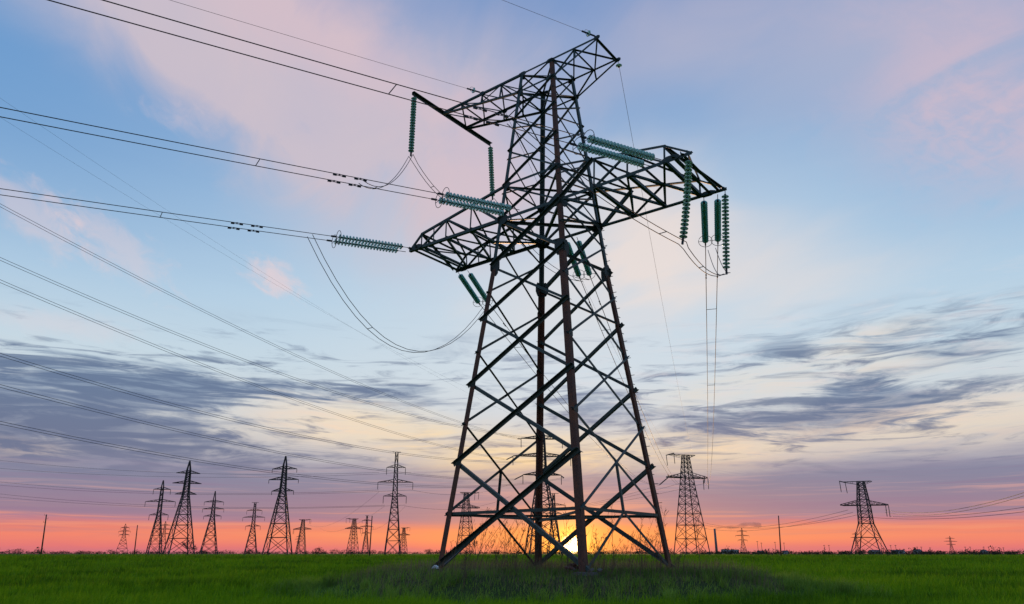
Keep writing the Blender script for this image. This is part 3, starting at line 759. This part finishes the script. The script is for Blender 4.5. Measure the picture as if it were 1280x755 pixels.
# ------------------------------------------------------------------ far side wires of the large pylon
def span(a, b, sag, n=40, pw=1.0):
    a, b = Vector(a), Vector(b); out = []
    for i in range(n+1):
        t = (i/n)**pw; out.append(a.lerp(b, t) - Vector((0,0,4*sag*t*(1-t))))
    return out
A8 = ANCH['T863']
for k in PH:
    tgt = A8[k] + (Vector((0,0,0)) - T863).normalized()*4.5
    W = [span(e, tgt + sidef*s, 6.5, 48, 1.6) for e, s in zip(FE[k], (-.25, .25))]
    bundle('conductor_pair', W, {'R': 'pair of wires dropping straight down from the right crossarm to the far pylon', 'C': 'pair of wires from the pylon body slanting down to the far pylon', 'L': 'pair of wires from the left crossarm crossing behind the tower legs'}[k],
           'power line', 'conductors toward the next pylon', .021, (6, 12), ((3, .5),))
for s, key, lab in ((-3.63, 'EL', 'faint earth wire from the upper left arm down to the next pylon'), (3.63, 'ER', 'faint earth wire dropping right of the tower to the next pylon')):
    p = Vector((s, 1.08, Z_TOP-.05)); root = empty('earth_wire', p, label=lab, cat='power line', group='earth wires of the large pylon')
    MB().tube([q-p for q in span(p, A8[key], 4.2, 40, 1.4)], .010, 4).obj('wire', M['wire'], root, True)
    o = link('glass_disc', DISC, root, (0, .05, -.3))

# ------------------------------------------------------------------ second line, from off-frame left to the three-armed pylon
def line_wire(pts, label, group, r=.03, sep=0.0, name='conductor'):
    o = Vector(pts[0]); root = empty(name, o, label=label, cat='power line', group=group)
    for s in ((-sep, sep) if sep else (0,)):
        MB().tube([Vector(p) - o + Vector((0, 0, s)) + RT*s*.3 for p in pts], r, 4).obj('wire', M['wire'], root, True)

def world_string(key, a, b, r=.17):
    """insulator string on a distant pylon between two world points"""
    root = ROOTS[key]; mi = MATS[key].inverted()
    strings(root, [(mi @ Vector(a), mi @ Vector(b))], r)
# tension strings of the next pylon, toward the large one
for k in PH:
    world_string('T863', A8[k], A8[k] + (Vector((0,0,0)) - T863).normalized()*4.5 + Vector((0,0,.5)))

SECOND = [((-123.09,161.25,36.33), (-83.93,-1.49,42.66), 3.6), ((-111.77,170.0,36.08), (-85.34,.36,36.18), 5.5), ((-127.44,160.85,29.84), (-85.93,1.13,33.48), 3.1),
          ((-111.12,173.08,30.34), (-87.86,3.67,24.58), 5.75), ((-126.69,164.23,23.61), (-88.68,4.74,20.81), 3.4), ((-113.53,174.05,24.11), (-89.65,6.01,16.36), 5.1)]
SECW = ['first', 'second', 'third', 'fourth', 'fifth', 'sixth']
def extended(a, b, sag, t1=1.25, n=34):
    a, b = Vector(a), Vector(b)
    return [a + (b-a)*t - Vector((0,0,4*sag*t*(1-t))) for t in [t1*i/n for i in range(n+1)]]
for (a, b, sag), w in zip(SECOND, SECW):
    line_wire(extended(a, b, sag), f'{w} from top of the six paired wires slanting down from the left edge', 'second line wires', .030, .16, 'conductor_pair')
    world_string('T679', a, min(ANCH['T679'].values(), key=lambda p: (p-Vector(a)).length + (30 if p == ANCH['T679']['top'] else 0)) + Vector((0,0,3.0)), .2)
for a, b, w in (((-120.01,166.61,41.51), (-75.65,-6.32,52.56), 'upper'), ((-115.3,170.2,41.51), (-76.13,-5.69,50.37), 'lower')):
    line_wire(extended(a, b, 3.2), f'{w} of two hair-thin earth wires crossing the blue sky at left', 'second line earth wires', .012, 0, 'earth_wire')
LEFTL = [((-214.25,183.93,33.27), (-378.19,95.02,41.87)), ((-203.36,192.24,33.27), (-378.96,96.03,38.32)), ((-215.79,185.95,26.18), (-380.27,97.74,32.29)),
         ((-204.9,194.26,26.18), (-380.58,98.15,30.87)), ((-215.22,189.15,20.05), (-381.42,99.26,26.97)), ((-208.14,194.55,20.05), (-381.73,99.67,25.55))]
for (a, b), w in zip(LEFTL, SECW):
    line_wire(extended(a, b, 3.0), f'{w} of the faint level wires left of the tall slim pylon', 'wires of the slim pylon line', .045)
RIGHTL = [((-42.35,302.31,17.24), (11.78,164.96,13.36), 2.6, 'upper wire from the squat pylon rising to the right edge'), ((-42.55,302.58,16.32), (11.64,165.15,12.72), 2.6, 'second wire from the squat pylon rising to the right edge'),
          ((-41.33,304.2,14.79), (9.45,216.94,12.7), 1.2, 'lower right wire of the squat pylon near the right edge'), ((-48.38,298.95,14.48), (8.76,230.07,12.05), 1.4, 'lowest right wire of the squat pylon near the right edge'),
          ((-52.99,287.64,16.95), (-200.39,494.32,20.39), 4.0, 'upper wire sagging left from the squat pylon toward the chimney'), ((-51.66,289.06,16.05), (-200.88,494.95,18.16), 4.0, 'lower wire sagging left from the squat pylon toward the chimney'),
          ((-49.12,304.12,16.6), (-200.03,493.84,22.07), 5.0, 'middle wire sagging left from the squat pylon toward the chimney')]
for a, b, sag, lab in RIGHTL: line_wire(extended(a, b, sag), lab, 'squat pylon wires', .062)
for a, lr in (((-42.35,302.31,17.24), 'R'), ((-52.99,287.64,16.95), 'L'), ((-49.12,304.12,16.6), 'C')):
    pass
MIDL = [((-106.35,229.75,25.36), (-249.95,294.31,24.41), 4.5, 'left-arm wire from the next pylon sagging toward the small tee-topped one'), ((-98.26,235.41,26.52), (-255.77,290.64,22.69), 4.5, 'body wire from the next pylon sagging toward the small tee-topped one'),
        ((-92.51,240.06,25.94), (-262.67,285.38,22.69), 4.5, 'right-arm wire from the next pylon sagging toward the small tee-topped one')]
for a, b, sag, lab in MIDL: line_wire(extended(a, b, sag, 1.0), lab, 'wires of the line beyond', .04)
for k, (a, b, sag, lab) in zip('LCR', MIDL): world_string('T863', A8[k], a, .2)
SMALL = [((-215.93,186.13,25.54), (-546.63,401.23,26.06), 7, 'wire from the wide slim arm to the far left-hand tee pylon'), ((-215.29,189.24,19.73), (-538.54,408.98,22.56), 6, 'wire from the lowest slim arm to the far left-hand tee pylon'),
         ((-208.21,194.64,19.73), (-500.2,423.48,25.66), 7, 'wire from the slim pylon to the far tee pylon near centre'), ((-204.9,194.26,26.18), (-243.06,315.38,40.0), 4, 'wire rising right from the slim pylon behind the large one'),
         ((-208.21,194.64,19.73), (-244.53,317.31,33.0), 4, 'lower wire rising right from the slim pylon behind the large one')]
for a, b, sag, lab in SMALL: line_wire(extended(a, b, sag, 1.0), lab, 'cross-country wires', .045)

# ------------------------------------------------------------------ wooden poles
def pole(b, t, label, r=.16, pins=True):
    b, t = Vector(b), Vector(t); b = b + (b-t).normalized()*0.0
    z = gzf(b.x, b.y); b.z = z - .2
    root = empty('wooden_pole', b, label=label, cat='pole', group='wooden poles on the field')
    MB().tube([Vector((0,0,0)), (t-b)*.5, t-b], lambda u: r*(1-.3*u), 7).obj('shaft', M['wood'], root, True)
    if pins:
        for i, u in enumerate((.985, .90, .82)):
            c = (t-b)*u; s = RT*(1 if i % 2 else -1)
            MB().tube([c, c + s*.45, c + s*.45 + Vector((0,0,.28))], .03, 5).obj('insulator_pin', M['hardware'], root)
pole((-159.6,40.0,0), (-157.0,38.4,8.4), 'leaning wooden pole standing alone at the far left')
pole((-186.7,72.8,0), (-184.4,71.2,7.8), 'leaning wooden pole beside the tiny pointed pylon', pins=False)
pole((-111.8,89.8,0), (-110.4,88.6,8.7), 'dark straight wooden pole near centre left among small pylons', pins=False)
pole((-37.2,146.8,0), (-35.9,144.4,8.7), 'dark upright pole between the chimney and the squat pylon', pins=False)
SP = [[-311,926,14.5],[-307,929,12.6],[-293,940,13.5],[-284,947,12.6],[-243,978,9.7],[-238,981,9.7],[-175,1030,9.7],[-170,1034,9.7],[-148,1050,7.7],[-144,1054,7.7],[-135,1060,6.8],[-99,1088,7.7],[-94,1092,7.7],[-80,1102,7.7],[-75,1106,7.7],[-70,1110,6.8],[-64,1114,6.8],[-60,1117,6.8]]
for x, y, h in SP:
    b = Vector((x, y, gzf(x, y))); root = empty('distant_pole', b, label='thin distant pole poking above the horizon on the right', cat='pole', group='tiny poles on the right horizon')
    MB().bar((0,0,-.3), (0,0,h+1.5), .55, .42, 5).obj('shaft', M['far'], root)
    MB().bar(RT*-1.3 + Vector((0,0,h+.7)), RT*1.3 + Vector((0,0,h+.7)), .35).obj('cross_bar', M['far'], root)

# ------------------------------------------------------------------ power station on the horizon
cx, cy = -1054.0, 2630.0
ch = empty('chimney', (cx, cy, gzf(cx, cy)), label='tall thin factory chimney trailing smoke on the right horizon', cat='chimney')
MB().tube([(0,0,0), (0,0,45), (0,0,86), (0,0,88)], lambda u: 4.8 - 1.6*u, 12).obj('shaft', M['chim'], ch, True)
MB().tube([(0,0,84.5), (0,0,88.5)], 3.7, 12).obj('rim', M['chim'], ch, True)
bl = empty('factory_building', (-1015, 2660, gzf(-1015, 2660)), label='low grey factory block at the foot of the chimney', cat='building'); bl.rotation_euler = (0,0,.65)
MB().box((0,0,7), 60, 22, 14).obj('hall', M['far_wall'], bl); MB().box((-16,0,15.2), 24, 16, 2.4).obj('roof_house', M['far_dark'], bl)
MB().box((0,0,14.4), 62, 24, .8).obj('roof', M['far_dark'], bl)
for i in range(7): MB().box((-26+i*8.6,-11.1,6), 5, .4, 7).obj('window', M['far_dark'], bl)
sm = []
for i in range(26):
    t = i/25; sm.append(Vector((cx, cy, 87+gzf(cx, cy))) + RT*(t*170) + FW*(t*-20) + Vector((0,0, 16*math.sin(t*1.5) + 3*math.sin(t*11))))
so_ = MB().tube([p - sm[0] for p in sm], lambda u: 3.0 + 6.5*u**.7 + 1.4*math.sin(u*23), 10).obj('smoke_plume', M['far_dark'], None, True, sm[0])
smm = bpy.data.materials.new('smoke'); smm.use_nodes = True; st = NT(smm.node_tree); st.n.remove(st.n['Principled BSDF'])
pv = st.n.new('ShaderNodeVolumePrincipled'); pv.inputs['Color'].default_value = (.25,.23,.30,1)
geo_ = st.n.new('ShaderNodeNewGeometry'); st.put(pv.inputs['Density'], st.ss(st.noise(geo_.outputs['Position'], .05, 3), .05, .60)*.03)
st.l.new(pv.outputs[0], st.n['Material Output'].inputs['Volume'])
so_.data.materials.clear(); so_.data.materials.append(smm)
tag(so_, 'thin grey smoke plume drifting right from the chimney top', 'smoke')
FB = [(-600,1780,16,9,5,0), (-430,1420,10,7,4,1), (-250,1500,22,9,5,0), (-215,1480,12,8,6,1), (-330,1700,26,10,6,0), (-120,1560,14,8,5,0), (30,1650,18,9,6,1)]
for i, (x, y, w, d, h, k) in enumerate(FB):
    o = empty('distant_building', (x, y, gzf(x, y)), label='tiny pale low building in the horizon strip on the right', cat='building', group='tiny horizon buildings'); o.rotation_euler = (0,0,.3+.2*i)
    MB().box((0,0,h/2), w, d, h).obj('wall', M['far_wall'], o)
    mb = MB(); mb.prism([Vector((-w/2-.4,-d/2-.4,h)), Vector((-w/2-.4,d/2+.4,h)), Vector((-w/2-.4,0,h+2.2))], [Vector((w/2+.4,-d/2-.4,h)), Vector((w/2+.4,d/2+.4,h)), Vector((w/2+.4,0,h+2.2))]); mb.obj('roof', M['far_dark'], o)

# ------------------------------------------------------------------ scrub, trees on the horizon
def np_mesh(name, V, tri, m, tint=None):
    me = bpy.data.meshes.new(name); me.vertices.add(len(V)); me.vertices.foreach_set('co', np.ascontiguousarray(V, dtype=np.float32).ravel())
    me.loops.add(tri.size); me.loops.foreach_set('vertex_index', tri.astype(np.int32).ravel())
    me.polygons.add(len(tri)); me.polygons.foreach_set('loop_start', np.arange(0, tri.size, 3)); me.polygons.foreach_set('loop_total', np.full(len(tri), 3))
    if tint is not None:
        a = me.attributes.new('tint', 'FLOAT', 'POINT'); a.data.foreach_set('value', np.ascontiguousarray(tint, dtype=np.float32))
    me.update(); me.materials.append(m); return me
def leaf_cloud(n, c, s, size, rng):
    """n random triangles filling an uneven ellipsoid: centre c, half sizes s"""
    d = rng.normal(size=(n, 3)); d /= np.linalg.norm(d, axis=1)[:, None]; rr = rng.uniform(.25, 1, n)**.5
    lump = 1 + .28*np.sin(d[:,0]*5+c[0]) + .22*np.sin(d[:,2]*6+c[1])
    P = np.asarray(c) + d*(rr*lump)[:,None]*np.asarray(s)
    return np.repeat(P, 3, 0) + rng.normal(size=(n*3, 3))*size
def scrub(name, x, y, w, h, label, cat, n=260, trunk=True, group='bushes along the far field edge'):
    z = gzf(x, y); o = empty(name, (x, y, z), label=label, cat=cat, group=group)
    V = leaf_cloud(n*3, (0, 0, h*.52), (w/2, w/2, h*.44), h*.035, RNG)
    link('crown', np_mesh('crown', V, np.arange(len(V)).reshape(-1, 3), M['bush'], RNG.uniform(0, 1, len(V))), o)
    MB().tube([(0,0,-.2), (.05*h,0,h*.3), (0,0,h*.7)], lambda u: h*.03*(1-.7*u), 5).obj('trunk', M['wood'], o)
def at_az(a, d): 
    v = FW*math.cos(rad(a)) + RT*math.sin(rad(a)); return CAM.x + v.x*d, CAM.y + v.y*d
HB = [(-37.0,480,9,4.2), (-36.1,470,6,3.4), (-35.0,500,10,3.2), (-33.6,460,6.5,4.8), (-32.6,520,5,3.0), (-31.6,500,4,2.6), (-29.9,480,9,3.4), (-28.2,470,5,3.4), (-26.8,500,6,4.0), (-25.7,480,5,3.2),
      (-22.4,480,7,3.6), (-20.8,470,12,3.8), (-19.4,460,6,4.6), (-14.6,430,5,6.2), (-13.4,430,6,4.6), (-12.2,440,5,4.4), (-10.6,420,4,4.0), (-6.4,430,5,4.8), (-3.6,430,8,4.2), (-1.2,450,7,4.6),
      (7.6,420,8,4.0), (10.5,430,10,3.6), (17.9,240,8,1.9), (19.3,420,12,3.8), (23.0,230,10,1.6), (28.4,300,14,2.6), (30.6,300,12,2.8), (33.2,300,16,2.6), (35.6,250,14,3.2), (37.4,250,13,3.4)]
for a, d, w, h in HB:
    h *= .72; x, y = at_az(a, d); scrub('far_bush', x, y, w, h, 'low dark bush on the far edge of the green field', 'bush', 220)
# bare round shrub under the big pointed pylon
def bare_tree(x, y, h, label):
    o = empty('bare_tree', (x, y, gzf(x, y)), label=label, cat='tree'); rng = random.Random(3); tw = MB()
    MB().tube([(0,0,-.3), (.1,0,h*.2), (0,.1,h*.42)], lambda u: .32-.16*u, 6).obj('trunk', M['wood'], o)
    def grow(p, d, L, r, lv):
        q = p + d*L; tw.bar(p, q, r, r*.6, 3)
        if lv == 0: return
        for _ in range(4):
            e = (d + Vector((rng.uniform(-1,1), rng.uniform(-1,1), rng.uniform(-.45,.75)))*.85).normalized(); grow(p.lerp(q, rng.uniform(.4, 1)), e, L*.72, r*.62, lv-1)
    for _ in range(7): grow(Vector((0,0,h*rng.uniform(.12, .4))), Vector((rng.uniform(-1,1), rng.uniform(-1,1), rng.uniform(.1, 1.0))).normalized(), h*.27, .2, 3)
    tag(tw.obj('crown', M['wood'], o), kind='stuff')
bare_tree(-322.0, 163.0, 8.6, 'round leafless tree at the foot of the left big pointed pylon')
# continuous far belt
def belt(name, label, a0, a1, d0, d1, h0, h1, n, per):
    Vs = []
    for i in range(n):
        a = RNG.uniform(a0, a1); d = RNG.uniform(d0, d1); x, y = at_az(a, d); h = RNG.uniform(h0, h1)*(1 + (RNG.uniform() < .08)*.8); w = h*RNG.uniform(1.0, 3.2)
        Vs.append(leaf_cloud(per, (x, y, gzf(x, y)+h*.42), (w/2, w/2, h*.5), h*.10, RNG))
    V = np.concatenate(Vs); tag(link(name, np_mesh(name, V, np.arange(len(V)).reshape(-1, 3), M['bush'], RNG.uniform(0, 1, len(V)))), label, 'trees', None, 'stuff')
belt('far_tree_belt', 'dark ragged belt of trees along the whole horizon', -48, 48, 1500, 2300, 3.2, 6.5, 1500, 60)
belt('near_hedge_belt', 'low hedge scrub along the field edge right of the large pylon', 14, 46, 380, 560, 1.2, 2.4, 380, 60)

# ------------------------------------------------------------------ grass
def blades(name, x, y, h, w, lean, m, label, z0=None):
    n = len(x); z = gz(x, y) if z0 is None else z0
    th = RNG.uniform(0, 2*np.pi, n); ln = RNG.normal(0, lean, (n, 2))*h[:,None] + np.array([.10, .05])*h[:,None]
    dx, dy = np.cos(th)*w/2, np.sin(th)*w/2
    B0 = np.stack([x-dx, y-dy, z-.03], 1); B1 = np.stack([x+dx, y+dy, z-.03], 1)
    mx = x + ln[:,0]*.35; my = y + ln[:,1]*.35
    M0 = np.stack([mx-dx*.8, my-dy*.8, z+h*.58], 1); M1 = np.stack([mx+dx*.8, my+dy*.8, z+h*.58], 1)
    Tp = np.stack([x+ln[:,0], y+ln[:,1], z+h], 1)
    V = np.stack([B0, B1, M0, M1, Tp], 1).reshape(-1, 3)
    k = np.arange(n)[:,None]*5; tri = np.stack([k+0, k+1, k+3, k+0, k+3, k+2, k+2, k+3, k+4], -1).reshape(-1, 3)
    t = np.clip(RNG.normal(.5, .25, n), 0, 1)
    tag(link(name, np_mesh(name, V, tri, m, np.repeat(t, 5))), label, 'grass', None, 'stuff')
def wedge(n, d0, d1, a=48):
    d = d0*(d1/d0)**RNG.uniform(0, 1, n); an = np.radians(RNG.uniform(-a, a, n))
    return CAM.x + d*(FW.x*np.cos(an) + RT.x*np.sin(an)), CAM.y + d*(FW.y*np.cos(an) + RT.y*np.sin(an)), d
x, y, d = wedge(520000, 13, 190); k = RNG.uniform(0, 1, len(x)) > mound(x, y)*1.1; x, y, d = x[k], y[k], d[k]
cl = np.clip(.5 + .8*wav(x, y, 2.6, 0, 7) + .5*wav(x, y, 6.3, 10, 16), 0, 1); k = RNG.uniform(0, 1, len(x)) < .30 + .70*cl; x, y, d, cl = x[k], y[k], d[k], cl[k]
patch = np.clip(.5 + .9*wav(x, y, .42, 3, 9), 0, 1); p2 = .5 + .5*wav(x, y, 1.7, 8, 14)
h = (.12 + .16*cl + .26*patch*p2 + .06*RNG.normal(size=len(x)))*(1 + d/260); h = np.clip(h, .08, .7)
blades('young_wheat', x, y, h, .014*(d/20)**.85 + .004, .24, M['crop'], 'dense short green young crop covering the whole field')
n = 60000; r_ = 13.5*np.sqrt(RNG.uniform(0, 1, n)); a_ = RNG.uniform(0, 2*np.pi, n); x = r_*np.cos(a_)*1.25; y = r_*np.sin(a_)*1.25
k = (RNG.uniform(0, 1, n) < mound(x, y) + .03); x, y = x[k], y[k]
blades('rough_grass', x, y, .05 + .15*RNG.uniform(0, 1, len(x)), .012 + .014*RNG.uniform(0, 1, len(x)), .5, M['rough'], 'short rough grass matting the mound under the pylon')
nt = 3400; r_ = 13.2*np.sqrt(RNG.uniform(0, 1, nt)); a_ = RNG.uniform(0, 2*np.pi, nt); tx = r_*np.cos(a_)*1.25; ty = r_*np.sin(a_)*1.25
k = (RNG.uniform(0, 1, nt) < mound(tx, ty)*np.clip(.55 + 1.1*wav(tx, ty, .95, 2, 8), .05, 1)); tx, ty = tx[k], ty[k]; per = 34
edge = np.clip((np.hypot(tx, ty) - 5.0)/4.0, 0, 1); th_ = (.16 + .22*edge)*RNG.uniform(.6, 1.5, len(tx))
x = np.repeat(tx, per) + RNG.normal(0, .09, len(tx)*per); y = np.repeat(ty, per) + RNG.normal(0, .09, len(tx)*per)
h = np.repeat(th_, per)*RNG.uniform(.45, 1.1, len(x))
blades('tussock_grass', x, y, h, .010 + .012*RNG.uniform(0, 1, len(x)), .55, M['rough'], 'tufted tussocks of taller grass scattered over the mound')
n = 20000; r_ = 11.5*np.sqrt(RNG.uniform(0, 1, n)); a_ = RNG.uniform(0, 2*np.pi, n); x = r_*np.cos(a_)*1.2; y = r_*np.sin(a_)*1.2
k = (RNG.uniform(0, 1, n) < mound(x, y)) & (np.hypot(x, y) + 3*wav(x, y, .8, 4, 9) < 8.0); x, y = x[k], y[k]
blades('dry_grass', x, y, RNG.uniform(.22, .62, len(x)), .008 + .006*RNG.uniform(0, 1, len(x)), .28, M['dry'], 'thin straw-coloured dry grass standing on the mound')
# tall dry weeds
def weed(x, y, h, rng):
    o = empty('dry_weed', (x, y, gzf(x, y)), label='tall leafless dry weed stalk on the mound between the pylon legs', cat='weed', group='tall dry weeds under the pylon')
    mb = MB(); q0 = rng.uniform(-.05, .55)*h; lx, ly = RT.x*q0 + rng.uniform(-.08,.08)*h, RT.y*q0 + rng.uniform(-.08,.08)*h
    st = lambda t: Vector((lx*t*t, ly*t*t, h*t))
    mb.tube([st(i/6) - Vector((0,0,.05 if i == 0 else 0)) for i in range(7)], lambda u: .008*(1-.7*u)+.002, 4); mb.obj('stem', M['dry'], o)
    tw = MB()
    for i in range(rng.randint(3, 7)):
        t = rng.uniform(.32, .97); p = st(t); a = rng.uniform(0, 6.28); L = h*(1.12-t)*rng.uniform(.30, .7)
        q = p + Vector((math.cos(a)*L*.36, math.sin(a)*L*.36, L*.93)); tw.tube([p, p.lerp(q, .5) + Vector((0,0,-.03*h)), q], lambda u: .0045*(1-.5*u), 3)
        for _ in range(3):
            v = p.lerp(q, rng.uniform(.4, 1)); e = v + Vector((rng.uniform(-.09,.09), rng.uniform(-.09,.09), rng.uniform(.03,.13))); tw.bar(v, e, .007, .014, 3)
    tag(tw.obj('twigs', M['dry'], o), kind='stuff')
rw = random.Random(5)
for i in range(120):
    while True:
        a = rw.uniform(0, 6.28); r0 = rw.uniform(1.5, 9.5); x, y = r0*math.cos(a)*1.15, r0*math.sin(a)
        la = x*RT.x + y*RT.y
        if -4.6 < la < 4.6 and math.hypot(x-4, y+4) > 1.2: break
    weed(x, y, rw.choice([.7, .9, 1.1, 1.3, 1.5, 1.8, 2.1, 2.3])*rw.uniform(.9, 1.05), rw)

# ------------------------------------------------------------------ litter and rubble at the footings
bm = bmesh.new(); bmesh.ops.create_icosphere(bm, subdivisions=3, radius=1)
for v in bm.verts:
    n_ = v.co.copy(); f_ = 1 + .35*math.sin(n_.x*7+1)*math.sin(n_.y*6)+ .25*math.sin(n_.z*9+n_.x*5)
    v.co = Vector((n_.x*.13*f_, n_.y*.10*f_, max(-.02, n_.z*.08*f_)))
me = bpy.data.meshes.new('plastic_bag'); bm.to_mesh(me); bm.free(); me.materials.append(M['plastic'])
tag(link('plastic_bag', me, None, (-2.75, -4.35, gzf(-2.75, -4.35)+.14)), 'crumpled white plastic bag on the grass by the left pylon foot', 'bag')
rb = random.Random(2)
for i in range(11):
    a = rb.uniform(0, 6.28); d = rb.uniform(.45, .85); x, y = 3.42 + d*math.cos(a), -3.5 + d*math.sin(a)
    o = MB().box((0,0,0), .26*rb.uniform(.6, 1), .13, .085).obj('broken_brick', M['brickred'] if i % 3 else M['concrete'], None, False, (x, y, max(gzf(x, y), -.05)+.06+.07*(i % 3)))
    bv = o.modifiers.new('bevel', 'BEVEL'); bv.width = .012; bv.segments = 1
    o.rotation_euler = (rb.uniform(-.5,.5), rb.uniform(-.5,.5), rb.uniform(0,6)); tag(o, 'broken brick in the rubble at the nearest pylon foot', 'brick', 'rubble at the pylon foot')
